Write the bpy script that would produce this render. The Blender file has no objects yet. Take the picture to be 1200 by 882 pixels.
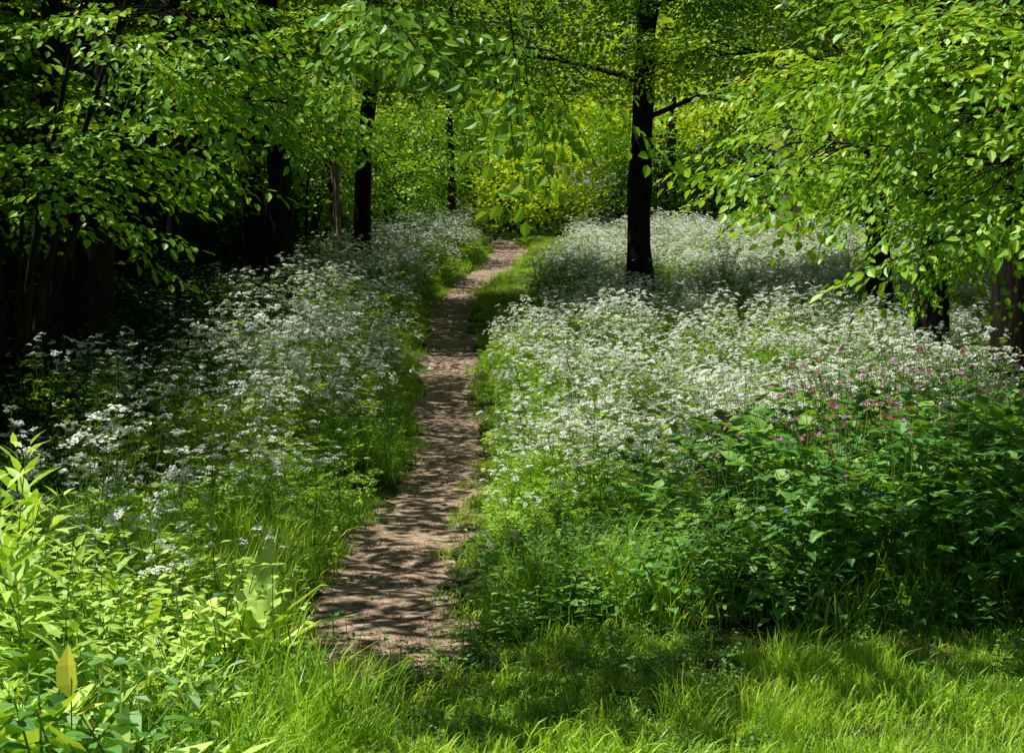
import bpy, math, random
import numpy as np
from mathutils import Vector, Matrix

R = random.Random(7)
NR = np.random.RandomState(11)
scene = bpy.context.scene
scene.view_settings.view_transform = 'Standard'
scene.view_settings.look = 'None'
scene.view_settings.exposure = 0
SUN = Vector((-0.42, 0.06, 0.90)).normalized()
OX = -SUN.x / SUN.z
OY = -SUN.y / SUN.z

# ---------------------------------------------------------------- noise
_tab = np.random.RandomState(3).rand(256, 256)
def vn(x, y):
    x = np.asarray(x, float); y = np.asarray(y, float)
    xi = np.floor(x).astype(int); yi = np.floor(y).astype(int)
    fx = x - xi; fy = y - yi
    fx = fx*fx*(3-2*fx); fy = fy*fy*(3-2*fy)
    g = lambda a, b: _tab[a % 256, b % 256]
    return (g(xi, yi)*(1-fx)+g(xi+1, yi)*fx)*(1-fy)+(g(xi, yi+1)*(1-fx)+g(xi+1, yi+1)*fx)*fy
def ss(a, b, x):
    t = np.clip((np.asarray(x, float)-a)/(b-a), 0, 1)
    return t*t*(3-2*t)

# ---------------------------------------------------------------- terrain
_py = np.linspace(-40, 260, 1201)
_pz = np.interp(_py, [-40, 12, 18, 26, 34, 48, 60, 90, 260], [0, 0, .17, .79, 1.36, 2.66, 3.5, 6.0, 16.0])
_k = np.ones(13)/13
_pz = np.convolve(np.pad(_pz, 6, mode='edge'), _k, mode='valid')
def pc(y): return np.interp(y, [0, 7.3, 9, 10.5, 12.6, 15, 18, 22, 26, 30, 34, 37, 40, 44, 48, 54], [-.5, -.60, -.68, -.72, -.67, -.56, -.66, -.88, -.93, -1.10, -1.14, -.95, -.62, -.22, 0.0, -.6])
def pw(y): return np.interp(y, [0, 7, 8.3, 12.6, 18, 26, 34, 48, 56], [.3, .38, .38, .37, .37, .41, .36, .50, .3])
def H(x, y):
    x = np.asarray(x, float); y = np.asarray(y, float)
    z = np.interp(y, _py, _pz)
    c = pc(y); w = pw(y)
    d = x-c
    z = z+.40*ss(-w-.15, -w-2.0, d)*ss(9, 16, y)+.10*ss(w+.05, w+.8, d)
    z = z-.06*np.exp(-(d/(w+.1))**4)*ss(6.5, 8.5, y)
    z = z+(vn(x*.5+9, y*.5)-.5)*.14*ss(.5, 1.5, np.abs(d))+(vn(x*3, y*3+5)-.5)*.03
    return z

# ---------------------------------------------------------------- materials
def newmat(name):
    m = bpy.data.materials.new(name); m.use_nodes = True
    nt = m.node_tree; nt.nodes.clear()
    return m, nt, nt.nodes, nt.links
def ramp(N, cols):
    r = N.new('ShaderNodeValToRGB')
    e = r.color_ramp.elements
    while len(e) < len(cols): e.new(.5)
    for i, (p, c) in enumerate(cols):
        e[i].position = p; e[i].color = (*c, 1)
    return r
def leafmat(name, c0, c1, c2, trans=.45, gloss=.05, rough=.4, tgain=1.5, nscale=.35, add=None):
    m, nt, N, L = newmat(name)
    oi = N.new('ShaderNodeObjectInfo')
    at = N.new('ShaderNodeAttribute'); at.attribute_name = 'v'
    geo = N.new('ShaderNodeNewGeometry')
    nz = N.new('ShaderNodeTexNoise'); nz.inputs['Scale'].default_value = nscale; nz.inputs['Detail'].default_value = 2
    L.new(geo.outputs['Position'], nz.inputs['Vector'])
    a = N.new('ShaderNodeMath'); a.operation = 'MULTIPLY_ADD'; a.inputs[1].default_value = .25
    L.new(oi.outputs['Random'], a.inputs[0])
    b = N.new('ShaderNodeMath'); b.operation = 'MULTIPLY_ADD'; b.inputs[1].default_value = .45; b.inputs[2].default_value = -.1
    L.new(at.outputs['Fac'], b.inputs[0]); L.new(b.outputs[0], a.inputs[2])
    c = N.new('ShaderNodeMath'); c.operation = 'MULTIPLY_ADD'; c.inputs[1].default_value = .5
    L.new(nz.outputs['Fac'], c.inputs[0]); L.new(a.outputs[0], c.inputs[2])
    r = ramp(N, [(.1, c0), (.5, c1), (.9, c2)]); L.new(c.outputs[0], r.inputs[0])
    d = N.new('ShaderNodeBsdfDiffuse'); L.new(r.outputs[0], d.inputs[0])
    t = N.new('ShaderNodeBsdfTranslucent')
    mu = N.new('ShaderNodeMix'); mu.data_type = 'RGBA'; mu.blend_type = 'MULTIPLY'; mu.inputs[0].default_value = 1
    g_ = add if add else tgain
    L.new(r.outputs[0], mu.inputs[6]); mu.inputs[7].default_value = (g_*1.1, g_, g_*(.35 if name != 'white_floret' else 1), 1)
    L.new(mu.outputs[2], t.inputs[0])
    if add:
        mx = N.new('ShaderNodeAddShader'); L.new(d.outputs[0], mx.inputs[0]); L.new(t.outputs[0], mx.inputs[1])
    else:
        mx = N.new('ShaderNodeMixShader'); mx.inputs[0].default_value = trans
        L.new(d.outputs[0], mx.inputs[1]); L.new(t.outputs[0], mx.inputs[2])
    out = mx
    if gloss > 0:
        g = N.new('ShaderNodeBsdfGlossy'); g.inputs['Roughness'].default_value = rough; g.inputs[0].default_value = (.9, 1, .85, 1)
        m2 = N.new('ShaderNodeMixShader'); m2.inputs[0].default_value = gloss
        L.new(mx.outputs[0], m2.inputs[1]); L.new(g.outputs[0], m2.inputs[2]); out = m2
    o = N.new('ShaderNodeOutputMaterial'); L.new(out.outputs[0], o.inputs[0])
    return m
M_tree = leafmat('tree_leaf', (.035, .11, .012), (.18, .36, .025), (.56, .62, .06), gloss=.03, add=.62)
M_shaded = leafmat('shaded_leaf', (.015, .04, .006), (.03, .075, .01), (.07, .13, .018), trans=.35, gloss=0, tgain=1.2)  # darker leaf copy; woodland shade is put into its colour
M_far = leafmat('far_leaf', (.07, .16, .013), (.32, .45, .03), (.60, .63, .07), gloss=0, add=.6, nscale=.25)
M_herb = leafmat('herb_leaf', (.035, .12, .02), (.095, .25, .038), (.28, .44, .06), gloss=.04, rough=.5, add=.6, nscale=.8)
M_sunlit = leafmat('sunlit_leaf', (.2, .38, .05), (.42, .58, .10), (.6, .66, .17), gloss=.04, rough=.5, add=.48, nscale=.8)  # paler leaf copy; strong sunlight is put into its colour
M_pars = leafmat('parsley_leaf', (.06, .17, .025), (.24, .42, .055), (.50, .62, .12), gloss=0, add=.52, nscale=.5)
M_grass = leafmat('grass_blade', (.07, .19, .012), (.27, .46, .035), (.55, .63, .08), gloss=.03, add=.52, nscale=.9)
M_stem = leafmat('green_stem', (.12, .2, .05), (.2, .3, .08), (.3, .4, .12), trans=.1, gloss=0)
M_yel = leafmat('yellow_leaf', (.5, .55, .04), (.62, .6, .05), (.65, .62, .06), add=.5)
M_flow = leafmat('white_floret', (.72, .76, .64), (.77, .79, .72), (.79, .8, .77), gloss=.0, add=.22)
M_pink = leafmat('pink_petal', (.6, .16, .42), (.68, .26, .55), (.72, .4, .62), trans=.4, gloss=0, tgain=1.0)
M_blue = leafmat('blue_petal', (.1, .14, .6), (.15, .2, .7), (.2, .25, .7), trans=.3, gloss=0, tgain=1.0)
M_butter = leafmat('yellow_petal', (.75, .55, .02), (.8, .62, .02), (.85, .7, .03), trans=.3, gloss=0, tgain=1.0)
M_fluff = leafmat('seed_fluff', (.7, .7, .68), (.75, .75, .74), (.8, .8, .8), trans=.5, gloss=0, tgain=1.0)
M_litter = leafmat('dead_leaf', (.06, .035, .02), (.20, .13, .08), (.55, .43, .31), trans=.1, gloss=.0, tgain=1.0, nscale=6)

def solid(name, cols, scale=5, bump=.3, bscale=20, rough=.9, stretch=None, detail=6):
    m, nt, N, L = newmat(name)
    p = N.new('ShaderNodeBsdfPrincipled'); p.inputs['Roughness'].default_value = rough
    p.inputs['Specular IOR Level'].default_value = .15
    geo = N.new('ShaderNodeNewGeometry'); src = geo.outputs['Position']
    if stretch:
        mp = N.new('ShaderNodeMapping'); mp.inputs['Scale'].default_value = stretch
        L.new(src, mp.inputs[0]); src = mp.outputs[0]
    n = N.new('ShaderNodeTexNoise'); n.inputs['Scale'].default_value = scale; n.inputs['Detail'].default_value = detail; n.inputs['Roughness'].default_value = .65
    L.new(src, n.inputs['Vector'])
    r = ramp(N, cols); L.new(n.outputs['Fac'], r.inputs[0]); L.new(r.outputs[0], p.inputs['Base Color'])
    n2 = N.new('ShaderNodeTexNoise'); n2.inputs['Scale'].default_value = bscale; n2.inputs['Detail'].default_value = 5
    L.new(src, n2.inputs['Vector'])
    b = N.new('ShaderNodeBump'); b.inputs['Strength'].default_value = bump; b.inputs['Distance'].default_value = .03
    L.new(n2.outputs['Fac'], b.inputs['Height']); L.new(b.outputs[0], p.inputs['Normal'])
    o = N.new('ShaderNodeOutputMaterial'); L.new(p.outputs[0], o.inputs[0])
    return m
M_ground = solid('woodland_soil', [(.3, (.02, .018, .01)), (.5, (.035, .05, .015)), (.7, (.07, .11, .025))], 2.5, .8, 14)
M_path = solid('trodden_earth', [(.34, (.13, .075, .045)), (.5, (.40, .28, .19)), (.68, (.66, .53, .40))], 14, .6, 60, detail=12)
M_bark = solid('bark', [(.3, (.008, .007, .005)), (.55, (.026, .020, .014)), (.8, (.065, .052, .036))], 6, 1.0, 10, stretch=(2.2, 2.2, .5))
M_pale = solid('pale_bark', [(.3, (.2, .16, .11)), (.55, (.34, .28, .2)), (.8, (.46, .4, .3))], 5, .8, 10, stretch=(2, 2, .5))

# ---------------------------------------------------------------- mesh builder
class MB:
    def __init__(s): s.v = []; s.f = []; s.m = []; s.a = []
    def add(s, vs, fs, mat=0, val=.5):
        o = len(s.v); s.v += [tuple(q) for q in vs]; s.a += [val]*len(vs)
        for f in fs: s.f.append(tuple(i+o for i in f)); s.m.append(mat)
    def merge(s, b, x, y, rz, sc, mo=0):
        o = len(s.v); c, n = math.cos(rz)*sc, math.sin(rz)*sc
        s.v += [(p[0]*c-p[1]*n+x, p[0]*n+p[1]*c+y, p[2]*sc) for p in b.v]; s.a += b.a
        s.f += [tuple(i+o for i in f) for f in b.f]; s.m += [k+mo for k in b.m]
    def tube(s, pts, rad, sides=6, mat=0, val=.5, cap=False, rough=0):
        pts = [Vector(p) for p in pts]; vs = []; fs = []
        n = len(pts); ref = None
        for i, p in enumerate(pts):
            t = (pts[min(i+1, n-1)]-pts[max(i-1, 0)]).normalized()
            if ref is None: ref = Vector((1, 0, 0)) if abs(t.x) < .8 else Vector((0, 1, 0))
            u = (ref-t*ref.dot(t)).normalized(); w = t.cross(u); ref = u
            for k in range(sides):
                a = 2*math.pi*k/sides
                rr = rad[i]*(1+rough*(R.random()-.5)) if rough else rad[i]
                vs.append(p+(u*math.cos(a)+w*math.sin(a))*rr)
        for i in range(n-1):
            for k in range(sides):
                k2 = (k+1) % sides
                fs.append((i*sides+k, i*sides+k2, (i+1)*sides+k2, (i+1)*sides+k))
        s.add(vs, fs, mat, val)
    def leaf(s, o, d, nrm, L, W, mat=0, val=None, droop=.15, fold=.18, shape=((.28, .42), (.62, .40)), lite=False):
        o = Vector(o); d = Vector(d).normalized(); nrm = Vector(nrm)
        sd = d.cross(nrm)
        if sd.length < 1e-4: sd = d.orthogonal()
        sd.normalize(); nn = sd.cross(d).normalized()
        if val is None: val = R.random()
        (t1, w1), (t2, w2) = shape
        P = lambda t, q: o+d*(L*t)+sd*(W*q)+nn*(abs(q)*W*fold-droop*L*t*t)
        if lite:
            s.add([P(0, 0), P(t1, w1), P(t2, w2), P(1, 0), P(t2, -w2), P(t1, -w1)], [(0, 3, 2, 1), (0, 5, 4, 3)], mat, val); return
        vs = [P(0, 0), P(t1, 0), P(t2, 0), P(1, 0), P(t1, w1), P(t2, w2), P(t1, -w1), P(t2, -w2)]
        s.add(vs, [(0, 1, 4), (1, 2, 5, 4), (2, 3, 5), (0, 6, 1), (1, 6, 7, 2), (2, 7, 3)], mat, val)
    def quad(s, c, sz, nrm, mat, val=None, asp=.8):
        c = Vector(c); n = Vector(nrm).normalized(); u = n.orthogonal().normalized()
        w = n.cross(u); a = R.random()*6.28
        u2 = u*math.cos(a)+w*math.sin(a); w2 = n.cross(u2)
        s.add([c+u2*sz, c+w2*sz*asp, c-u2*sz, c-w2*sz*asp], [(0, 1, 2, 3)], mat, R.random() if val is None else val)
    def mesh(s, name, mats, smooth=False):
        me = bpy.data.meshes.new(name); me.from_pydata(s.v, [], s.f)
        for m in mats: me.materials.append(m)
        me.polygons.foreach_set('material_index', s.m)
        at = me.attributes.new('v', 'FLOAT', 'POINT'); at.data.foreach_set('value', s.a)
        if smooth: me.polygons.foreach_set('use_smooth', [True]*len(s.f))
        me.update(); return me
def rv(s=1): return Vector((R.uniform(-s, s), R.uniform(-s, s), R.uniform(-s, s)))
def link(o, parent=None):
    scene.collection.objects.link(o)
    if parent: o.parent = parent
    return o
def proto(cname, meshes, real=False):
    c = bpy.data.collections.new(cname)
    for i, me in enumerate(meshes): c.objects.link(bpy.data.objects.new('%s_%02d' % (cname, i), me))
    return c, len(meshes), real

_groups = {}
def group_for(coll, real):
    if coll.name in _groups: return _groups[coll.name]
    ng = bpy.data.node_groups.new('scatter_'+coll.name, 'GeometryNodeTree')
    ng.interface.new_socket('Geometry', in_out='INPUT', socket_type='NodeSocketGeometry')
    ng.interface.new_socket('Geometry', in_out='OUTPUT', socket_type='NodeSocketGeometry')
    N, L = ng.nodes, ng.links
    gi = N.new('NodeGroupInput'); go = N.new('NodeGroupOutput')
    ci = N.new('GeometryNodeCollectionInfo'); ci.inputs['Collection'].default_value = coll
    ci.inputs['Separate Children'].default_value = True; ci.inputs['Reset Children'].default_value = True
    ip = N.new('GeometryNodeInstanceOnPoints'); ip.inputs['Pick Instance'].default_value = True
    def na(n, t):
        a = N.new('GeometryNodeInputNamedAttribute'); a.data_type = t; a.inputs['Name'].default_value = n
        return [o for o in a.outputs if o.enabled and o.name == 'Attribute'][0]
    L.new(gi.outputs[0], ip.inputs['Points']); L.new(ci.outputs[0], ip.inputs['Instance'])
    L.new(na('pick', 'INT'), ip.inputs['Instance Index'])
    L.new(na('rot', 'FLOAT_VECTOR'), ip.inputs['Rotation'])
    L.new(na('scl', 'FLOAT_VECTOR'), ip.inputs['Scale'])
    if real:
        ri = N.new('GeometryNodeRealizeInstances'); L.new(ip.outputs[0], ri.inputs[0]); L.new(ri.outputs[0], go.inputs[0])
    else: L.new(ip.outputs[0], go.inputs[0])
    _groups[coll.name] = ng
    return ng
def scatter(name, P, rot, scl, coll, parent=None):
    coll, n, real = coll
    P = np.asarray(P, float).reshape(-1, 3)
    if len(P) == 0: return None
    rot = np.asarray(rot, float); scl = np.asarray(scl, float)
    if scl.ndim == 1: scl = np.repeat(scl[:, None], 3, 1)
    me = bpy.data.meshes.new(name); me.vertices.add(len(P)); me.vertices.foreach_set('co', P.ravel())
    a = me.attributes.new('rot', 'FLOAT_VECTOR', 'POINT'); a.data.foreach_set('vector', rot.ravel())
    a = me.attributes.new('scl', 'FLOAT_VECTOR', 'POINT'); a.data.foreach_set('vector', scl.ravel())
    a = me.attributes.new('pick', 'INT', 'POINT'); a.data.foreach_set('value', NR.randint(0, n, len(P)).astype(np.int32))
    me.update()
    o = bpy.data.objects.new(name, me); link(o, parent)
    md = o.modifiers.new('scatter', 'NODES'); md.node_group = group_for(coll, real)
    return o

# ---------------------------------------------------------------- prototypes
def spray(seed, leafL=.085, mats=None, n_side=8, droop=.12, lite=True):
    R.seed(seed); b = MB(); Lm = 1.0
    pt = lambda t: Vector((t*Lm, .06*math.sin(t*4+seed), -droop*t*t+.05*t))
    b.tube([pt(i/3) for i in range(4)], [.006*(1-.8*i/3) for i in range(4)], 3, 1)
    for i in range(n_side):
        t = .12+.8*i/n_side; s = 1 if i % 2 else -1
        o = pt(t); ang = s*R.uniform(.7, 1.1); ln = (.5-.32*t)*R.uniform(.8, 1.2)
        d = Vector((math.cos(ang), math.sin(ang), R.uniform(-.25, .15))).normalized()
        e = o+d*ln+Vector((0, 0, -.03)); b.add([o, e, o+Vector((.004, 0, .004))], [(0, 1, 2)], 1)
        k = max(3, int(ln/.07))
        for j in range(k):
            u = (j+.8)/k; s2 = 1 if j % 2 else -1
            a2 = ang+s2*R.uniform(.5, 1.0) if j < k-1 else ang
            ld = Vector((math.cos(a2), math.sin(a2), R.uniform(-.5, .05)))
            LL = leafL*R.uniform(.65, 1.2)
            b.leaf(o+d*ln*u+Vector((0, 0, -.03*u*u)), ld, Vector((0, 0, 1))+rv(.45), LL, LL*R.uniform(.62, .8), 0, droop=R.uniform(.05, .35), lite=lite)
    for j in range(8):
        t = .3+.7*(j+1)/8; s2 = 1 if j % 2 else -1; a2 = s2*R.uniform(.4, 1.0) if j < 7 else 0
        LL = leafL*R.uniform(.7, 1.2)
        b.leaf(pt(t), (math.cos(a2), math.sin(a2), R.uniform(-.4, .1)), Vector((0, 0, 1))+rv(.4), LL, LL*.7, 0, lite=lite)
    return b.mesh('leaf_spray', mats)
def clump(seed, n, rad, flat, L, mats):
    R.seed(seed); b = MB()
    for i in range(n):
        q = rv(1)
        while q.length > 1: q = rv(1)
        q = Vector((q.x*rad, q.y*rad, q.z*rad*flat)); ll = L*R.uniform(.6, 1.2)
        n_ = Vector((0, 0, 1))+rv(.7); d = rv(1); d.z = d.z*.4-.2
        d = d.normalized(); sd = d.cross(n_).normalized(); up = sd.cross(d)*.12*ll
        b.add([q, q+d*ll*.45+sd*ll*.36+up, q+d*ll, q+d*ll*.45-sd*ll*.36+up], [(0, 1, 2), (0, 2, 3)], 0, R.random())
    return b.mesh('leaf_clump', mats)
SP_TREE = proto('tree_spray', [spray(i, .088, [M_tree, M_bark]) for i in range(6)], True)
SP_BIG = proto('hazel_spray', [spray(20+i, .102, [M_tree, M_bark], 7) for i in range(5)], True)
CL_SHADED = proto('shaded_clump', [clump(40+i, 44, .62, .3, .19, [M_shaded]) for i in range(5)], True)
CL_TREE = proto('crown_clump', [clump(50+i, 75, .6, .35, .12, [M_tree]) for i in range(5)], True)
CL_FAR = proto('far_clump', [clump(60+i, 85, .95, .6, .19, [M_far]) for i in range(5)], True)
CL_FARD = proto('far_shaded_clump', [clump(70+i, 60, .95, .6, .22, [M_shaded]) for i in range(3)], True)

def frond(b, o, d, L, mat, npairs=6):
    d = Vector(d).normalized(); side = d.cross(Vector((0, 0, 1))).normalized()
    for i in range(npairs):
        t = .3+.7*i/npairs; p = Vector(o)+d*L*t+Vector((0, 0, -.35*L*t*t))
        pl = L*.42*(1-.85*(t-.3)/.7)
        for s in (-1, 1):
            pd = (side*s+d*.55+Vector((0, 0, R.uniform(-.3, .1)))).normalized()
            n2 = max(2, int(pl/.036)); val = R.random()
            for j in range(n2):
                u = (j+1)/n2; q = p+pd*pl*u; w = .028*(1.15-.6*u)
                e = pd.cross(Vector((0, 0, 1))).normalized()*w*1.4; z = Vector((0, 0, R.uniform(-.012, .008)))
                b.add([q-pd*w*.5, q+e+pd*w*.7+z, q+pd*w*.4, q-e+pd*w*.7-z], [(0, 1, 2), (0, 2, 3)], mat, val)
def umbel(b, c, up, r, mat, nr=9):
    up = Vector(up).normalized(); u = up.orthogonal().normalized(); w = up.cross(u)
    for i in range(nr):
        a = i*2.4+R.random()*.5; rr = r*math.sqrt((i+.4)/nr)*R.uniform(.8, 1.2)
        p = Vector(c)+(u*math.cos(a)+w*math.sin(a))*rr+up*(.02-.25*rr+R.uniform(-.006, .006))
        if i % 2: b.add([Vector(c)-up*.025, p-up*.004, p-up*.004+u*.0015], [(0, 1, 2)], 1, .5)
        for k in range(4):
            b.quad(p+u*R.uniform(-.012, .012)+w*R.uniform(-.012, .012)+up*R.uniform(-.003, .006), R.uniform(.0065, .0105), up+rv(.6), mat)
def cow_parsley(seed, Ht=None, leafy=7, umb=(9, 13)):
    R.seed(100+seed); b = MB(); Ht = Ht or R.uniform(.7, .95)
    lx, ly = R.uniform(-.12, .12), R.uniform(-.12, .12)
    st = lambda t: Vector((lx*t*t, ly*t*t, Ht*t))
    b.tube([st(i/3) for i in range(4)], [.005*(1-.6*i/3) for i in range(4)], 3, 1)
    umbel(b, st(1), (lx, ly, 1), R.uniform(.025, .04), 2)
    nb = R.randint(*umb)
    for i in range(nb):
        t = R.uniform(.3, .85); a = i*2.4+R.random(); o = st(t); ln = (1.0-t)*Ht*R.uniform(.5, 1.15)
        out = Vector((math.cos(a), math.sin(a), 0))*R.uniform(.3, .65)
        e = o+out*ln+Vector((0, 0, ln*.9)); mid = o+out*ln*.6+Vector((0, 0, ln*.4))
        b.tube([o, mid, e], [.0025, .002, .0012], 3, 1)
        umbel(b, e, Vector((0, 0, 1))+out*.6+rv(.4), R.uniform(.018, .038), 2, R.randint(4, 9))
        if i % 3 == 0: frond(b, o, out.normalized()+Vector((0, 0, .3)), .16, 0, 4)
    for i in range(leafy):
        t = R.uniform(.02, .6); a = i*2.4+R.random()
        frond(b, st(t), (math.cos(a), math.sin(a), R.uniform(.5, 1.3)), R.uniform(.22, .34), 0)
    return b
PM = [M_pars, M_stem, M_flow]
_cow = [cow_parsley(i) for i in range(8)]; _fern = [cow_parsley(30+i, .6, 12, (0, 1)) for i in range(5)]
COW = proto('cow_parsley_plant', [b.mesh('cow_parsley', PM) for b in _cow])
FERNY = proto('parsley_foliage', [b.mesh('parsley_foliage', PM) for b in _fern])
def grassb(seed, n, h0, h1, rad, w=.0028, lean=.5):
    R.seed(300+seed); b = MB()
    for i in range(n):
        a = R.random()*6.28; r = rad*math.sqrt(R.random()); o = Vector((r*math.cos(a), r*math.sin(a), -.02))
        h = R.uniform(h0, h1); a2 = R.random()*6.28; ln = R.uniform(.1, lean)
        d = Vector((math.cos(a2), math.sin(a2), 0)); s = Vector((-math.sin(a2+.4), math.cos(a2+.4), 0)); ww = w*R.uniform(.7, 1.4)
        vs = []
        for t, k in ((0, .8), (.35, 1), (.7, .75)):
            p = o+Vector((0, 0, h*(t-.18*ln*t*t)))+d*h*ln*t*t
            vs += [p-s*ww*k, p+s*ww*k]
        vs.append(o+Vector((0, 0, h*(1-.35*ln)))+d*h*ln*1.1)
        b.add(vs, [(0, 1, 3, 2), (2, 3, 5, 4), (4, 5, 6)], 0, R.random())
    return b
G_SHORT = proto('short_grass', [grassb(i, 180, .03, .11, .24, .0024, .95).mesh('grass', [M_grass]) for i in range(6)])
G_LONG = proto('long_grass', [grassb(10+i, 80, .18, .48, .18, .0036, .75).mesh('grass', [M_grass]) for i in range(6)])
def patch(seed, nc, nf, ng, rad):
    R.seed(400+seed); b = MB(); rr = random.Random(seed)
    def xy():
        a = rr.random()*6.28; q = rad*math.sqrt(rr.random()); return q*math.cos(a), q*math.sin(a)
    for i in range(nc): b.merge(_cow[rr.randrange(8)], *xy(), rr.random()*6.28, rr.uniform(.55, 1.1))
    for i in range(nf): b.merge(_fern[rr.randrange(5)], *xy(), rr.random()*6.28, rr.uniform(.6, 1.1))
    g = grassb(50+seed, ng, .25, .6, rad, .0034, .7); b.merge(g, 0, 0, 0, 1, 3)
    return b.mesh('parsley_patch', PM+[M_grass])
PATCH = proto('parsley_patch', [patch(i, 13, 3, 100, .6) for i in range(7)])
PATCHG = proto('leafy_parsley_patch', [patch(20+i, 2, 11, 120, .6) for i in range(5)])

def herb(seed, ht, L, W, step=.075, mat=0, mats=None, up=(-.1, .5), ns=(3, 4), lite=False):
    R.seed(500+seed); b = MB()
    for k in range(R.randint(*ns)):
        bx, by = R.uniform(-.12, .12), R.uniform(-.12, .12); h = ht*R.uniform(.75, 1.1); tx, ty = R.uniform(-.2, .2), R.uniform(-.2, .2)
        st = lambda t: Vector((bx+tx*t*t, by+ty*t*t, h*t))
        b.tube([st(i/4) for i in range(5)], [.0045*(1-.6*i/4) for i in range(5)], 4, 1)
        n = int(h/step); a = R.random()*6
        for i in range(n):
            t = (i+1.5)/(n+.5); a += 1.57+R.uniform(-.25, .25)
            if t > 1: t = 1
            f = (1.0-.55*t**3)*(.55+.45*min(1, t*3))
            for s in (0, math.pi):
                d = Vector((math.cos(a+s), math.sin(a+s), R.uniform(*up)))
                LL = L*f*R.uniform(.75, 1.15)
                b.leaf(st(t)+d*.02, d, Vector((0, 0, 1))+rv(.35), LL, LL*W*1.2, mat, droop=R.uniform(.15, .5), shape=((.25, .46), (.58, .36)), lite=lite)
    return b.mesh('herb', mats or [M_herb, M_stem])
NETTLE = proto('nettle', [herb(i, .8, .115, .55) for i in range(5)])
LOWHERB = proto('low_herb', [herb(20+i, .28, .075, .62, .05, lite=True) for i in range(4)])
DARKH = proto('shaded_ivy_undergrowth', [herb(30+i, .5, .09, .62, .05, mats=[M_shaded, M_bark], lite=True) for i in range(4)])  # undergrowth in the darker leaf, painted as if in deep shade
TALLB = proto('willowherb_plant', [herb(40+i, .9, .19, .24, .05, mats=[M_sunlit, M_stem], up=(.4, 1.5), ns=(2, 3)) for i in range(4)])
BRIGHT = proto('sunlit_nettle', [herb(50+i, .6, .10, .55, .07, mats=[M_sunlit, M_stem]) for i in range(4)])
def bramble(seed):
    R.seed(600+seed); b = MB()
    for k in range(6):
        a = R.random()*6.28; ln = R.uniform(.6, 1.2); h = R.uniform(.45, 1.0); d = Vector((math.cos(a), math.sin(a), 0))
        f = lambda t: d*ln*t*.8+Vector((0, 0, h*(1.9*t-.95*t*t)))
        b.tube([f(i/5) for i in range(6)], [.004*(1-.7*i/5) for i in range(6)], 4, 1)
        for i in range(10):
            t = .15+.85*i/9; s = 1 if i % 2 else -1
            o = f(t); pd = (d.cross(Vector((0, 0, 1)))*s*R.uniform(.5, 1)+d*.4+Vector((0, 0, R.uniform(.1, .7)))).normalized()
            q = o+pd*R.uniform(.05, .1); b.tube([o, q], [.0015, .001], 3, 1); v = R.random()
            nrm = Vector((0, 0, 1))+rv(.4); sd = pd.cross(nrm).normalized()
            for m in (-1, 0, 1):
                LL = R.uniform(.065, .105)*(1.15 if m == 0 else .9)
                b.leaf(q, pd*(1 if m == 0 else .35)+sd*m*.9, nrm, LL, LL*.85, 0, v, droop=R.uniform(.1, .3), shape=((.3, .48), (.65, .34)))
    return b.mesh('bramble', [M_herb, M_stem])
BRAM = proto('bramble_plant', [bramble(i) for i in range(4)])
def dock(seed, n=9, L0=.14, L1=.28, mats=None):
    R.seed(700+seed); b = MB()
    for i in range(n):
        a = i*2.4+R.random()*.6; up = R.uniform(.5, 2.2); d = Vector((math.cos(a), math.sin(a), up)).normalized()
        L = R.uniform(L0, L1); o = Vector((0, 0, R.uniform(0, .12)))+d*.05
        b.tube([(0, 0, -.02), o], [.003, .0025], 3, 1)
        b.leaf(o, d, Vector((-math.cos(a)*up, -math.sin(a)*up, 1))+rv(.3), L, L*R.uniform(.24, .36), 0, droop=R.uniform(.1, .5), shape=((.3, .5), (.65, .4)))
    return b.mesh('dock', mats or [M_sunlit, M_stem])
DOCK = proto('dock_plant', [dock(i) for i in range(4)])
def flowerplant(seed, ht, nf, pr, petal, npet=5, leaves=6, dome=False):
    R.seed(800+seed); b = MB()
    for i in range(nf):
        a = i*2.4; r = R.uniform(.02, .14); e = Vector((r*math.cos(a), r*math.sin(a), ht*R.uniform(.75, 1.05)))
        b.tube([(0, 0, -.02), e*.55, e], [.0025, .002, .0012], 3, 1)
        n = (Vector((0, -.5, .8))+rv(.6)).normalized(); u = n.orthogonal().normalized(); w = n.cross(u)
        if dome:
            for k in range(60):
                q = rv(1).normalized(); b.tube([e, e+q*pr], [.0003, .0006], 3, 2); b.quad(e+q*pr, .003, q, 2)
        else:
            for k in range(npet):
                g = k*6.283/npet; b.leaf(e, u*math.cos(g)+w*math.sin(g)+n*.25, n, pr, pr*.9, 2, fold=.05, droop=.0, shape=((.4, .35), (.85, .48)))
    for i in range(leaves):
        a = i*2.4; d = Vector((math.cos(a), math.sin(a), R.uniform(.1, .6))); L = R.uniform(.05, .08)
        b.leaf((0, 0, ht*R.uniform(.05, .7)), d, (0, 0, 1), L, L*.4, 0)
    return b.mesh('flower', [M_herb, M_stem, petal])
CAMP = proto('campion', [flowerplant(i, .95, 5, .013, M_pink, 5, 10) for i in range(4)])
BLUE = proto('forget', [flowerplant(10+i, .5, 3, .013, M_blue) for i in range(2)])
BUTT = proto('buttercup_plant', [flowerplant(20+i, .3, 2, .009, M_butter) for i in range(3)])
CLOCK = proto('dandelion_clock', [flowerplant(30+i, .38, 1, .022, M_fluff, dome=True, leaves=0) for i in range(2)])
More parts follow.
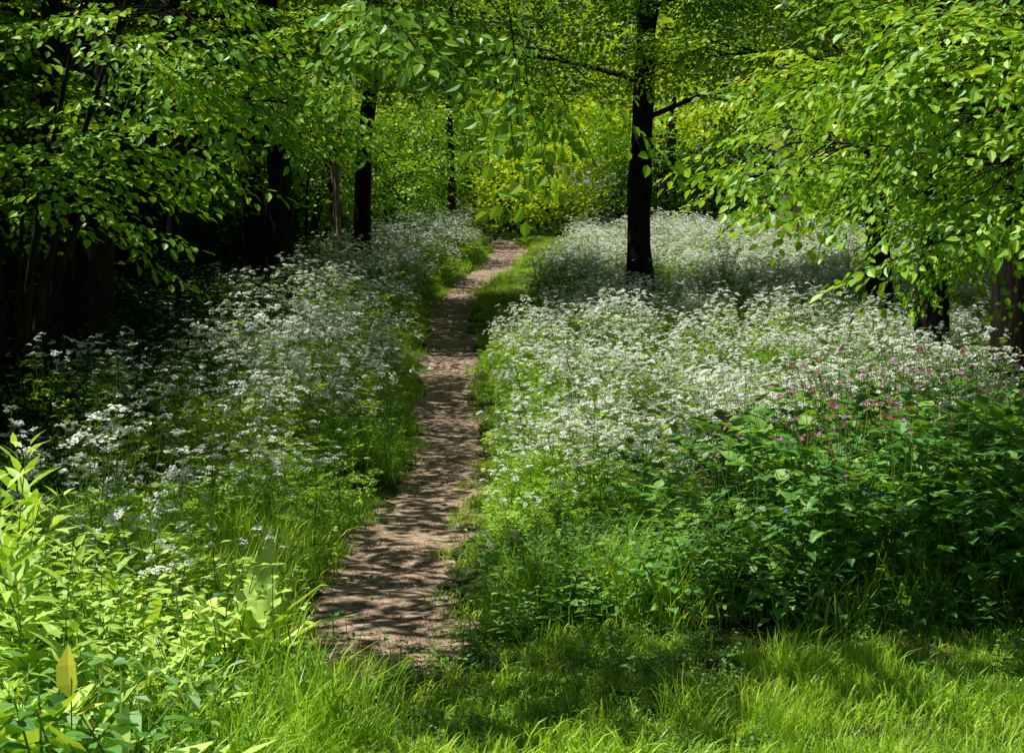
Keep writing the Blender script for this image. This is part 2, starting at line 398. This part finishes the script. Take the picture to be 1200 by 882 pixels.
def litter(seed):
    R.seed(900+seed); b = MB()
    for i in range(40):
        p = Vector((R.uniform(-.22, .22), R.uniform(-.22, .22), R.uniform(.002, .010))); L = R.uniform(.008, .03)
        a = R.random()*6.28
        if i % 5 == 0:
            d = Vector((math.cos(a), math.sin(a), R.uniform(-.05, .08))); b.tube([p, p+d*L*2.4], [.0016, .001], 4, 0, R.random())
        else: b.leaf(p, (math.cos(a), math.sin(a), R.uniform(-.1, .2)), Vector((0, 0, 1))+rv(.3), L, L*R.uniform(.4, .8), 0, fold=.3, lite=True)
    return b.mesh('litter', [M_litter])
LITT = proto('litter_patch', [litter(i) for i in range(4)])

# ---------------------------------------------------------------- ground + path
def axis(neg, pos, fine0, fine1, step):
    a = list(np.arange(fine0, fine1+1e-6, step)); s = step
    while a[-1] < pos: s *= 1.25; a.append(a[-1]+s)
    s = step; b = []; q = fine0
    while q > neg: s *= 1.25; q -= s; b.append(q)
    return np.array(b[::-1]+a)
xs = axis(-180, 180, -8, 12, .16); ys = axis(-40, 240, 4, 50, .16)
X, Y = np.meshgrid(xs, ys); Z = H(X, Y)
V = np.stack([X.ravel(), Y.ravel(), Z.ravel()], 1); nx, ny = len(xs), len(ys)
i0 = (np.arange(ny-1)[:, None]*nx+np.arange(nx-1)[None]).ravel()
F = np.stack([i0, i0+1, i0+nx+1, i0+nx], 1)
me = bpy.data.meshes.new('ground'); me.from_pydata(V.tolist(), [], F.tolist()); me.materials.append(M_ground)
me.polygons.foreach_set('use_smooth', [True]*len(F)); link(bpy.data.objects.new('ground', me))
yy = np.arange(7.1, 56, .1); K = 13; vs = []; fs = []
for i, y in enumerate(yy):
    c, w = float(pc(y)), float(pw(y))
    f = min(1, (y-7.0)/.7)
    e0 = w*f*(1.05+.55*(vn(y*1.3, 3)-.5)+.35*(vn(y*5, 8)-.5)); e1 = w*f*(1.05+.55*(vn(y*1.3, 13)-.5)+.35*(vn(y*5, 18)-.5))
    for k in range(K):
        u = k/(K-1)*2-1; x = c+(u*e1 if u > 0 else u*e0)
        edge = 1-abs(u)**6
        vs.append((x, y, float(H(x, y))+.02*edge-.004+.016*edge*(float(vn(x*9, y*9))-.5)))
    if i:
        for k in range(K-1):
            a = (i-1)*K+k; fs.append((a, a+1, a+K+1, a+K))
me = bpy.data.meshes.new('dirt_path'); me.from_pydata(vs, [], fs); me.materials.append(M_path)
me.polygons.foreach_set('use_smooth', [True]*len(fs)); link(bpy.data.objects.new('dirt_path', me))

# ---------------------------------------------------------------- generic area scatter
def area(name, coll, n, box, dens, scl, tilt=.15, zoff=0, var=(.75, 1.2), parent=None):
    x = NR.uniform(box[0], box[1], n); y = NR.uniform(box[2], box[3], n)
    k = NR.rand(n) < dens(x, y); x = x[k]; y = y[k]
    z = H(x, y)+zoff
    r = np.stack([NR.uniform(-tilt, tilt, len(x)), NR.uniform(-tilt, tilt, len(x)), NR.uniform(0, 6.283, len(x))], 1)
    s = scl(x, y)*NR.uniform(var[0], var[1], len(x))
    return scatter(name, np.stack([x, y, z], 1), r, s, coll, parent)
def dl(x, y): return (pc(y)-pw(y))-x
def dr(x, y): return x-(pc(y)+pw(y))
one = lambda x, y: np.ones_like(x)
vergew = lambda y: .12+1.0*ss(23, 27, y)

def near_cut(x, y): return ss(9.2, 10.4, y-.5*np.clip(x, 0, 2.5))
area('cow_parsley_meadow', PATCH, 1350, (-.5, 13, 9.5, 50), lambda x, y: ss(.45, .6, dr(x, y)-vergew(y))*near_cut(x, y)*(.55+.45*vn(x*.7, y*.7)), lambda x, y: .60+.46*vn(x*.9, y*.9), .06)
area('cow_parsley_edge', COW, 1300, (-.5, 3, 9, 50), lambda x, y: ss(-.05, .15, dr(x, y)-vergew(y))*(1-ss(.6, 1.0, dr(x, y)-vergew(y)))*near_cut(x, y), lambda x, y: .40+.35*vn(x, y)+.25*ss(.1, .6, dr(x, y)-vergew(y)), .25, var=(.6, 1.25))
area('parsley_edge_foliage', FERNY, 900, (-.5, 3, 9, 50), lambda x, y: ss(-.1, .1, dr(x, y)-vergew(y))*(1-ss(.6, 1.0, dr(x, y)-vergew(y)))*near_cut(x, y), lambda x, y: .5+.4*vn(x, y), .25)
area('cow_parsley_bank', PATCH, 330, (-4.2, -1.3, 13, 50), lambda x, y: ss(.5, .65, dl(x, y))*(1-ss(1.1, 2.3, dl(x, y)))*ss(.3, .6, vn(x*.8+30, y*.8)), lambda x, y: .72+.5*vn(x*.8, y*.8), .06)
area('cow_parsley_bank', PATCHG, 620, (-6.5, -1.3, 8.6, 50), lambda x, y: ss(.45, .6, dl(x, y))*(1-ss(2.0, 3.6, dl(x, y)))*(.35+.65*vn(x*.8+3, y*.8)), lambda x, y: .6+.6*vn(x*.8+12, y*.8), .06)
area('cow_parsley_bank_edge', COW, 600, (-4, -.9, 8.6, 50), lambda x, y: ss(.1, .25, dl(x, y))*(1-ss(.7, 1.1, dl(x, y))), lambda x, y: .5+.35*vn(x, y)+.2*ss(.2, .6, dl(x, y)), .25, var=(.6, 1.25))
area('bank_edge_foliage', FERNY, 1300, (-4, -.9, 7.5, 50), lambda x, y: ss(.02, .2, dl(x, y))*(1-ss(.7, 1.1, dl(x, y))), lambda x, y: .6+.5*vn(x+7, y), .25)
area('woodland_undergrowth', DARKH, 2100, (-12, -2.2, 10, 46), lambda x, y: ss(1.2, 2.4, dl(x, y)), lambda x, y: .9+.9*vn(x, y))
# grass
def d_lawn(x, y):
    base = ((y < 8.4)*(x > -.75)+(y < 7.15)*(x > -1.4)).clip(0, 1).astype(float)
    onpath = (np.abs(x-pc(y)) < pw(y)*.9)*(y > 7.35)
    worn = .3+.7*ss(.35, .6, vn(x*2.2, y*2.2))
    return base*(1-onpath)*worn
area('lawn_grass', G_SHORT, 1700, (-1.6, 4.2, 4.6, 8.6), d_lawn, lambda x, y: .5+.7*ss(.4, .8, vn(x*1.5+4, y*1.5))+.3*ss(7.0, 6.2, y), .2)
area('lawn_tufts', G_LONG, 420, (-1.3, 3.2, 4.8, 6.9), lambda x, y: np.maximum(ss(-.35, -.6, x), ss(.55, 1.0, x))*ss(.35, .6, vn(x*2+1, y*2)), lambda x, y: .32+.4*vn(x*3, y*3), .3)
area('clover_patch', LOWHERB, 620, (-.6, 4, 5, 8.4), lambda x, y: ss(.4, .55, vn(x*1.7+8, y*1.7)), lambda x, y: .3+.25*vn(x*3, y*3), .2)
area('path_verge_grass', G_SHORT, 4500, (-3, 3, 8, 52), lambda x, y: np.clip(ss(-.02, .08, np.maximum(dl(x, y), dr(x, y)))*(1-ss(.4, .8, np.maximum(dl(x, y), 0)))*(1-ss(.5+1.2*ss(23, 27, y), .9+1.2*ss(23, 27, y), dr(x, y))), 0, 1)*(.4+.6*ss(.3, .5, vn(x*4, y*4))), lambda x, y: .5+.8*vn(x*2, y*2), .25)
area('path_edge_long_grass', G_LONG, 1700, (-2.2, .8, 8, 50), lambda x, y: (ss(.02, .15, dl(x, y))*(1-ss(.3, .7, dl(x, y)))+.7*ss(.06, .18, dr(x, y))*(1-ss(.3, .6, dr(x, y)))).clip(0, 1)*(.2+.8*ss(.3, .6, vn(x*2, y*2))), lambda x, y: .35+.5*vn(x, y), .3)
area('long_grass_left', G_LONG, 1200, (-4.2, -.4, 4.4, 10.5), lambda x, y: ss(-.05, .25, dl(x, y)+.35*ss(7.6, 6.6, y))*(.4+.6*vn(x*1.2, y*1.2)), lambda x, y: .6+.5*vn(x, y+3), .3)
area('long_grass_front', G_LONG, 500, (-.1, 4.2, 7.2, 9.6), lambda x, y: ss(7.5, 8.2, y-.2*np.abs(vn(x, 5)))*.7, lambda x, y: .6+.5*vn(x*2, y), .25)
# hedge on the right
def hh(x, y): return (.42+.55*ss(.3, 1.9, x))
def d_hedge(x, y): return ss(-.1, .25, x-.0)*ss(7.75, 8.3, y+.12*x-.3*vn(x*2, 3))*(1-ss(9.6+.5*np.clip(x, 0, 3), 10.2+.5*np.clip(x, 0, 3), y))
area('nettle_patch', NETTLE, 560, (-.2, 4.4, 7.4, 12.0), lambda x, y: d_hedge(x, y)*.7*(.4+.6*vn(x*1.5, y*1.5)), lambda x, y: hh(x, y)*1.05, .25, var=(.65, 1.2))
area('bramble_thicket', BRAM, 250, (.4, 4.4, 7.4, 12.0), lambda x, y: d_hedge(x, y)*ss(.5, 1.5, x), lambda x, y: hh(x, y)*.92)
area('low_herbs', LOWHERB, 900, (-.3, 4.4, 7.3, 10), lambda x, y: ss(-.2, .1, x)*ss(7.6, 8.0, y+.2*vn(x*2, 9)), lambda x, y: .8+.6*vn(x, y))
area('red_campion', CAMP, 80, (.9, 3.2, 7.9, 10.0), one, lambda x, y: hh(x, y)*1.15, .3, var=(.85, 1.2))
area('blue_speedwell', BLUE, 12, (1.2, 2.4, 7.9, 8.6), one, lambda x, y: 1.2+0*x)
area('buttercup', BUTT, 22, (-1.5, 2.5, 6.3, 9.5), one, lambda x, y: .9+0*x)
scatter('dandelion', [(-.15, 8.2, float(H(-.15, 8.2))), (-.03, 8.25, float(H(-.03, 8.25)))], [(0, 0, 0), (0.05, 0, 1)], [1.1, 1.2], CLOCK)
# left foreground plants
def d_lf(x, y): return ss(-.85, -1.15, x+.1*(y-6))*ss(7.9, 7.0, y)
area('nettle_patch', BRIGHT, 120, (-3, -.8, 5.6, 8), lambda x, y: d_lf(x, y)*.8, lambda x, y: .6+.4*vn(x*2, y*2)+.25*ss(-1.3, -1.8, x), .25)
area('dock', DOCK, 130, (-2.6, -.7, 4.6, 7.2), lambda x, y: d_lf(x, y)*.9, lambda x, y: .9+.6*vn(x*3, y))
area('garlic_mustard', LOWHERB, 160, (-3, -.7, 4.8, 8), d_lf, lambda x, y: 1.0+.8*vn(x*3, y))
R.seed(9)
for (x, y, s) in ((-1.72, 6.0, 1.15), (-1.60, 5.7, .9), (-1.88, 6.5, 1.2), (-1.5, 5.4, .6), (-2.0, 7.0, 1.15), (-1.05, 5.6, .5), (-1.55, 6.6, .8), (-1.38, 5.2, .5)):
    scatter('willowherb', [(x, y, float(H(x, y)))], [(0, 0, R.random()*6)], [s], TALLB)
R.seed(5)
ys_ = Vector((-1.32, 5.05, float(H(-1.32, 5.05))+.40))
b = MB(); b.tube([ys_-Vector((0, 0, .42)), ys_+Vector((0, 0, .12))], [.003, .002], 4, 1)
b.leaf(ys_+Vector((0, 0, .05)), (-.15, .1, 1), (-.35, -1, .3), .17, .085, 0, .8, fold=.4); b.leaf(ys_, (.8, -.1, .5), (-.3, -.4, 1), .11, .035, 0); b.leaf(ys_-Vector((0, 0, .1)), (-.8, -.1, .5), (0, -.4, 1), .11, .035, 0)
link(bpy.data.objects.new('yellow_leaf_plant', b.mesh('yellow_leaf_plant', [M_yel, M_stem])))
for (x, y, s) in ((-1.88, 7.6, 1.45), (-1.75, 7.9, 1.35), (-1.45, 7.0, .8), (-2.1, 8.3, 1.3), (-2.3, 7.9, 1.25)):
    scatter('tall_cow_parsley', [(x, y, float(H(x, y)))], [(0.05, -.05, R.random()*6)], [s], COW)
area('low_cow_parsley', COW, 14, (-3, -1.3, 6.3, 8.5), one, lambda x, y: .75+.2*vn(x*2, y))
area('leaf_litter', LITT, 1300, (-2, 1, 7.2, 46), lambda x, y: (np.abs(x-pc(y)) < pw(y)*1.05)*1.0, lambda x, y: .8+.5*vn(x*3, y), .03, .014)
area('woodland_litter', LITT, 400, (-1, 2.2, 6.6, 8.6), lambda x, y: .5+0*x, one, .03, .004)

# ---------------------------------------------------------------- shade map (where cast shade is wanted)
def box(x, y, x0, x1, y0, y1, s=.8):
    return ss(x0-s, x0+s, x)*(1-ss(x1-s, x1+s, x))*ss(y0-s, y0+s, y)*(1-ss(y1-s, y1+s, y))
def shade(x, y):
    s = np.full_like(x, .98)
    def put(m, v):
        nonlocal s
        s = s*(1-m)+v*m
    put(box(x, y, -5.6, -1.2, 13, 31), .62)
    put(box(x, y, -2.8, -1.3, 13.5, 20, .4), .25)
    put(box(x, y, -2.6, -1.2, 34, 50, .5), .2)
    put(box(x, y, 6.2, 9.5, 9, 31), .75)
    put(box(x, y, -1.3, 6.4, 9.4, 23.6), .03)
    put(box(x, y, -1.6, -.35, 7, 34, .15), .47)
    put(box(x, y, -2.6, 1.0, 33.5, 50), .1)
    put(box(x, y, 1.0, 14, 33, 50), .08)
    put(box(x, y, -1.6, 7.0, 24.6, 31.8, .6), .97)
    put(box(x, y, -6, 6, -3, 6.8, .2), .02)
    put(box(x, y, -4, -1.1, 2, 7.6, .25), .04)
    put(box(x, y, -.5, 1.0, 5.9, 8.6, .25), .7)
    put(box(x, y, .1, 3.6, 8.0, 10.4, .3), .55)
    put(box(x, y, -8, 16, 50, 95, 1.5), .0)
    return s
def dappled(x, y, o=0):
    n = .55*vn(x*.55+o, y*.95+7)+.3*vn(x*1.7+40, y*2.4+3)+.15*vn(x*3.5, y*4.5)
    n = np.clip((n-.22)/.56, 0, 1)
    return n < shade(x, y)

# ---------------------------------------------------------------- trees
def crown_filter(P):
    px = P[:, 0]+OX*P[:, 2]; pyy = P[:, 1]+OY*P[:, 2]
    vis = P[:, 2] < 1.7+.165*P[:, 1]+.1
    keep = vis | dappled(px, pyy)
    return keep & (P[:, 1] > 6.5)
def tree(name, x, y, h, r, lean=(0, 0), z0=2.2, nl=14, cr=3.2, mat=M_bark, sp=SP_TREE, seed=0, per=22, wob=.12, sscl=(.8, 1.25), zmin=0, extra=()):
    R.seed(1000+seed); b = MB(); g = float(H(x, y))
    ph = R.random()*6
    def tp(t): return Vector((x+lean[0]*t*h+wob*math.sin(t*7+ph)*min(1, t*4), y+lean[1]*t*h+wob*math.cos(t*5+ph)*min(1, t*3), g-.3+t*(h+.3)))
    n = 26
    b.tube([tp(i/n) for i in range(n+1)], [r*(1-.8*i/n)*(1+.45*math.exp(-(i/n)*h/.35))*(1+.06*math.sin(i*1.9+ph)) for i in range(n+1)], 14, 0, rough=.12)
    pts = []; rots = []; sc = []
    def limb(f, ln, a, rr, per, u0=.22, hang=0):
        b.tube([f(u/7) for u in range(8)], [rr*(1-.85*u/7) for u in range(8)], 6, 0, rough=.1)
        for k in range(per):
            u = R.uniform(u0, 1.0); q = f(u); s = R.choice((-1, 1))
            a2 = a+s*R.uniform(.3, 1.3); l2 = (1-u)*ln*.45*R.random()+R.uniform(.05, .45)
            e = q+Vector((math.cos(a2), math.sin(a2), R.uniform(-.45, .35)-hang*.5))*l2
            if e.z < zmin: continue
            if l2 > .25: b.tube([q, (q+e)/2+Vector((0, 0, .04)), e], [.01, .007, .004], 4, 0)
            pts.append(e); rots.append((R.uniform(-.45, .45), R.uniform(-.25, .7)+hang, a2+R.uniform(-.4, .4))); sc.append(R.uniform(*sscl))
    for i in range(nl):
        a = i*2.4+R.uniform(-.4, .4)
        t = (z0+(h-z0)*((i+.5)/nl)**1.1)/h
        if t > .97: t = .97
        o = tp(t); ln = cr*(1-.45*((t*h-z0)/(h-z0)))*R.uniform(.7, 1.15)
        up = R.uniform(.15, .5); d = Vector((math.cos(a), math.sin(a), up)); sag = R.uniform(.25, .6)
        f = lambda u: o+d*ln*u+Vector((math.sin(a*3+u*5)*.08, math.cos(a*2+u*4)*.08, -sag*ln*.5*u*u))
        limb(f, ln, a, max(.015, r*(1-.8*t)*.30), per)
    for (hz, ex, ey, ez, rise, cnt, u0, hg) in extra:
        t = (hz-g)/h; o = tp(t); e = Vector((ex, ey, ez)); a = math.atan2(e.y-o.y, e.x-o.x); ln = (e-o).length
        f = lambda u: o.lerp(e, u)+Vector((0, 0, rise*4*u*(1-u)))+Vector((math.sin(u*9)*.06, math.cos(u*8)*.06, 0))
        limb(f, 1.6, a, .03, cnt, u0, hg)
    o = link(bpy.data.objects.new(name, b.mesh(name, [mat], True)))
    P = np.array(pts); rt = np.array(rots); s_ = np.array(sc)
    keep = crown_filter(P)
    scatter('leaves', P[keep], rt[keep], s_[keep], sp, o)
    return o
def shrub(name, x, y, h, ns=7, spread=.5, seed=0, sp=SP_BIG, per=16, r=.05, base=.3, sscl=(.7, 1.1), zmin=0):
    R.seed(2000+seed); b = MB(); g = float(H(x, y)); pts = []; rots = []; sc = []
    for i in range(ns):
        a = i*2.4+R.uniform(-.4, .4); hh_ = h*R.uniform(.65, 1.05); sp_ = spread*R.uniform(.3, 1.2)
        f = lambda t: Vector((x+math.cos(a)*(.12+sp_*hh_*t**1.4), y+math.sin(a)*(.12+sp_*hh_*t**1.4), g-.1+hh_*t*(1-.12*t)+.04*math.sin(7*t+a)))
        rr = r*R.uniform(.5, 1.1)
        b.tube([f(k/8) for k in range(9)], [rr*(1-.8*k/8) for k in range(9)], 7, 0, rough=.1)
        for k in range(per):
            t = R.uniform(base, 1.0); q = f(t); a2 = a+R.uniform(-1.6, 1.6); l2 = R.uniform(.05, .7)
            e = q+Vector((math.cos(a2), math.sin(a2), R.uniform(-.2, .4)))*l2
            if e.z < zmin: continue
            if l2 > .2: b.tube([q, e], [.008, .003], 4, 0)
            pts.append(e); rots.append((R.uniform(-.45, .45), R.uniform(-.3, .7), a2)); sc.append(R.uniform(*sscl))
    o = link(bpy.data.objects.new(name, b.mesh(name, [M_bark], True)))
    scatter('leaves', pts, rots, sc, sp, o)
    return o
tree('beech_tree', 2.28, 30, 13, .24, (-.012, 0), z0=3.4, nl=14, cr=3.6, seed=1, per=26)
tree('beech_tree', 5.6, 26, 12, .20, (.0, 0), z0=3.4, nl=14, cr=3.2, seed=2, per=24, zmin=3.0)
tree('beech_tree', 6.85, 42, 13, .24, (-.02, 0), z0=5.0, nl=12, cr=3.6, mat=M_pale, seed=3, per=20)
tree('oak_tree', 5.0, 17, 12, .27, (.02, 0), z0=2.7, nl=16, cr=3.4, seed=4, per=26, sp=SP_BIG, zmin=2.0)
tree('oak_tree', 4.9, 20, 11, .21, (.03, 0), z0=3.2, nl=12, cr=2.8, seed=5, per=22, zmin=2.7)
tree('oak_tree', 4.7, 13.2, 9, .10, (.02, 0), z0=2.1, nl=18, cr=2.4, seed=6, per=24, zmin=1.75,
     extra=((3.0, 2.9, 12.5, 3.25, .5, 18, .3, .2), (3.6, 3.2, 11.6, 2.8, .5, 24, .3, .3), (2.8, 3.5, 11.5, 2.1, .4, 26, .3, .3), (3.2, 3.7, 15.5, 2.5, .4, 26, .3, .2), (2.6, 4.1, 14.8, 2.0, .3, 22, .2, .3)))
tree('hornbeam_tree', -4.35, 18, 12, .19, (-.005, 0), z0=2.9, nl=12, cr=2.8, seed=7, per=18, sp=SP_BIG, zmin=2.8,
     extra=((5.6, .2, 13.2, 3.3, 1.3, 11, .78, .9), (5.2, -1.1, 14.5, 3.8, 1.0, 18, .7, .4), (4.6, -2.4, 14.5, 3.2, .6, 20, .5, .3)))
tree('hornbeam_tree', -4.72, 18.3, 11, .14, (-.03, 0), z0=3.0, nl=8, cr=2.6, seed=8, per=14, sp=SP_BIG, zmin=2.8)
tree('hornbeam_tree', -3.85, 28, 12, .24, (.0, 0), z0=4.0, nl=12, cr=2.8, seed=9, per=22, zmin=3.4)
tree('hornbeam_tree', -2.95, 34, 12, .19, (.03, 0), z0=4.6, nl=12, cr=2.6, seed=10, per=22, zmin=4.0)
tree('hornbeam_tree', -4.6, 31, 12, .22, (-.03, 0), z0=4.2, nl=8, cr=2.6, seed=11, per=18, zmin=3.8)
tree('hornbeam_tree', -1.7, 47, 13, .12, (.02, 0), z0=5.0, nl=12, cr=3.0, seed=12, per=26)
tree('hornbeam_tree', -5.6, 22, 12, .2, (.02, 0), z0=3.4, nl=10, cr=2.8, seed=13, per=16, zmin=3.2)
tree('hornbeam_tree', -5.0, 25, 12, .13, (.05, 0), z0=3.8, nl=8, cr=2.4, seed=16, per=16, zmin=3.4)
tree('hornbeam_tree', -3.7, 37, 12, .13, (-.04, 0), z0=4.6, nl=8, cr=2.4, seed=17, per=16, zmin=4.2)
tree('birch_tree', -3.3, 33, 9, .06, (.02, 0), z0=4.4, nl=8, cr=1.6, seed=14, per=12, mat=M_pale)
tree('birch_tree', -3.6, 34.5, 9, .05, (-.03, 0), z0=4.4, nl=8, cr=1.6, seed=15, per=12, mat=M_pale)
for i, (x, y, h, ns, spd, zm) in enumerate(((-4.25, 14.4, 4.6, 7, .32, 2.2), (-6.4, 19, 5, 7, .35, 2.6), (-6.5, 30, 5.5, 8, .4, 3),
        (-4.6, 38, 4.8, 7, .4, 3), (-3.4, 43, 4.5, 8, .4, 3.4), (-3, 50, 5.5, 9, .4, 0), (4.5, 54, 6, 8, .4, 0), (9.5, 49, 5.5, 8, .4, 0),
        (9.0, 33, 5.5, 7, .35, 2), (8.5, 24, 4.6, 7, .35, 2), (6.6, 20.5, 4.6, 7, .35, 2))):
    shrub('hazel_bush', x, y, h, ns, spd, seed=i, sp=SP_BIG, per=18, base=.3, sscl=(.7, 1.1) if y < 36 else (.9, 1.4), zmin=zm)
# ---------------------------------------------------------------- canopy clumps added along sun rays to cast the mapped shade
gx, gy = np.meshgrid(np.arange(-13, 14, .6), np.arange(-1, 52, .6)); gx = gx.ravel(); gy = gy.ravel()
Pc = []; Pb = []
for layer in range(3):
    x = gx+NR.uniform(-.3, .3, gx.size); y = gy+NR.uniform(-.3, .3, gx.size)
    band = (x > -1.6) & (x < 9.5) & (y > 21) & (y < 33)
    k = dappled(x, y) & (NR.rand(gx.size) < (.97 if layer == 0 else .8)) & ((layer < 2) | band)
    x = x[k]; y = y[k]; band = band[k]
    low = band & (layer == 0)
    zlo = np.where(low, 5.0, np.maximum(4.6, (1.7+.165*y)/.95+.8))
    z = zlo+NR.uniform(0, np.where((y < 16), 1.4, 2.6), x.size)
    P = np.stack([x-OX*z, y-OY*z, z], 1); Pc.append(P[~low]); Pb.append(P[low])
def clumps(name, P, cl, s0, s1):
    n = len(P); rt = np.stack([NR.uniform(-.4, .4, n), NR.uniform(-.4, .4, n), NR.uniform(0, 6.28, n)], 1)
    scatter(name, P, rt, NR.uniform(s0, s1, n), cl)
clumps('shade_canopy', np.concatenate(Pc), CL_SHADED, .75, 1.0)  # unseen clumps above the frame, added to shape the dapple
clumps('beech_canopy', np.concatenate(Pb), CL_TREE, .8, 1.05)
# ---------------------------------------------------------------- distant woodland
R.seed(77)
b = MB()
for i in range(40):
    x = R.uniform(-24, 26); y = R.uniform(52, 84)
    if abs(x) < 3 and y < 62: continue
    g = float(H(x, y)); r = R.uniform(.12, .3); l = R.uniform(-.5, .5); t = 3.0+(y-50)*.42
    b.tube([(x, y, g-.3), (x+l*.4, y, g+t*.3), (x+l, y, g+t*.65), (x+l*1.2, y, g+t)], [r*1.2, r, r*.75, r*.3], 9, 0)
dw = link(bpy.data.objects.new('distant_woodland', b.mesh('distant_woodland', [M_bark], True)))
n = 5800
x = NR.uniform(-25, 27, n); y = 50.5+36*NR.rand(n)**.85; g = H(x, y)
top = 2.8+(y-50)*.46+1.8*(vn(x*.35, y*.3)-.5)*2
u = NR.uniform(.0, 1, n)**.7
z = g+top*u
k = (vn(x*.5+z*.3, z*.55+y*.4) > .24)
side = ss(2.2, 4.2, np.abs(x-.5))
dark = (NR.rand(n) < side*(1-ss(.4, .8, u))*.97) | (vn(x*.42+9, z*.5+y*.2) > .66)  # low side clumps get the dark leaf in place of real shade
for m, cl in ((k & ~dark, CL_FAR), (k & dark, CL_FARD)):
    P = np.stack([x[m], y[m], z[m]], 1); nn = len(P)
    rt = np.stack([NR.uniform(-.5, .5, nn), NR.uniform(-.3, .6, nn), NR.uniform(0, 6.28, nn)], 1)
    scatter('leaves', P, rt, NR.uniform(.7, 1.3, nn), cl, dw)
def flank(name, x0, x1, y0, y1, n, zr, seed, nt=14):
    R.seed(seed); b = MB()
    for i in range(nt):
        x = R.uniform(x0, x1); y = R.uniform(y0, y1); g = float(H(x, y)); r = R.uniform(.08, .2); l = R.uniform(-.6, .6)
        b.tube([(x, y, g-.3), (x+l*.3, y, g+3), (x+l, y, g+7), (x+l*1.2, y, g+12)], [r*1.2, r, r*.75, r*.3], 9, 0, rough=.08)
    o = link(bpy.data.objects.new(name, b.mesh(name, [M_bark], True)))
    x = NR.uniform(x0, x1, n); y = NR.uniform(y0, y1, n); g = H(x, y); z = g+NR.uniform(zr[0], zr[1], n)
    k = vn(x*.6+z*.5, y*.6+z*.3) > .42; x, y, z = x[k], y[k], z[k]; n = len(x)
    rt = np.stack([NR.uniform(-.6, .6, n), NR.uniform(-.5, .8, n), NR.uniform(0, 6.28, n)], 1)
    scatter('leaves', np.stack([x, y, z], 1), rt, NR.uniform(1.0, 1.6, n), CL_SHADED, o)  # wood edge painted with the dark leaf for a shaded interior
flank('woodland_edge', -16, -6.0, 14, 50, 2800, (.2, 9), 31, 26)
flank('woodland_edge', 10.5, 18, 20, 50, 1300, (.3, 8), 32, 14)

# ---------------------------------------------------------------- light, world, camera
w = bpy.data.worlds.new('World'); scene.world = w; w.use_nodes = True
N, L = w.node_tree.nodes, w.node_tree.links; N.clear()
sky = N.new('ShaderNodeTexSky'); sky.sky_type = 'NISHITA'; sky.sun_disc = False
sky.sun_elevation = math.asin(SUN.z); sky.sun_rotation = math.atan2(SUN.x, SUN.y)
bg = N.new('ShaderNodeBackground'); bg.inputs[1].default_value = .05
o = N.new('ShaderNodeOutputWorld'); L.new(sky.outputs[0], bg.inputs[0]); L.new(bg.outputs[0], o.inputs[0])
ld = bpy.data.lights.new('sun', 'SUN'); ld.energy = 5; ld.angle = math.radians(.5); ld.color = (1, .98, .9)
lo = link(bpy.data.objects.new('sun', ld)); lo.rotation_euler = SUN.to_track_quat('Z', 'Y').to_euler()
cd = bpy.data.cameras.new('camera'); cd.lens = 60; cd.sensor_width = 36; cd.clip_end = 600
co = link(bpy.data.objects.new('camera', cd)); co.location = (0, 0, 1.7); co.rotation_euler = (math.radians(90-3.18), 0, 0)
scene.camera = co
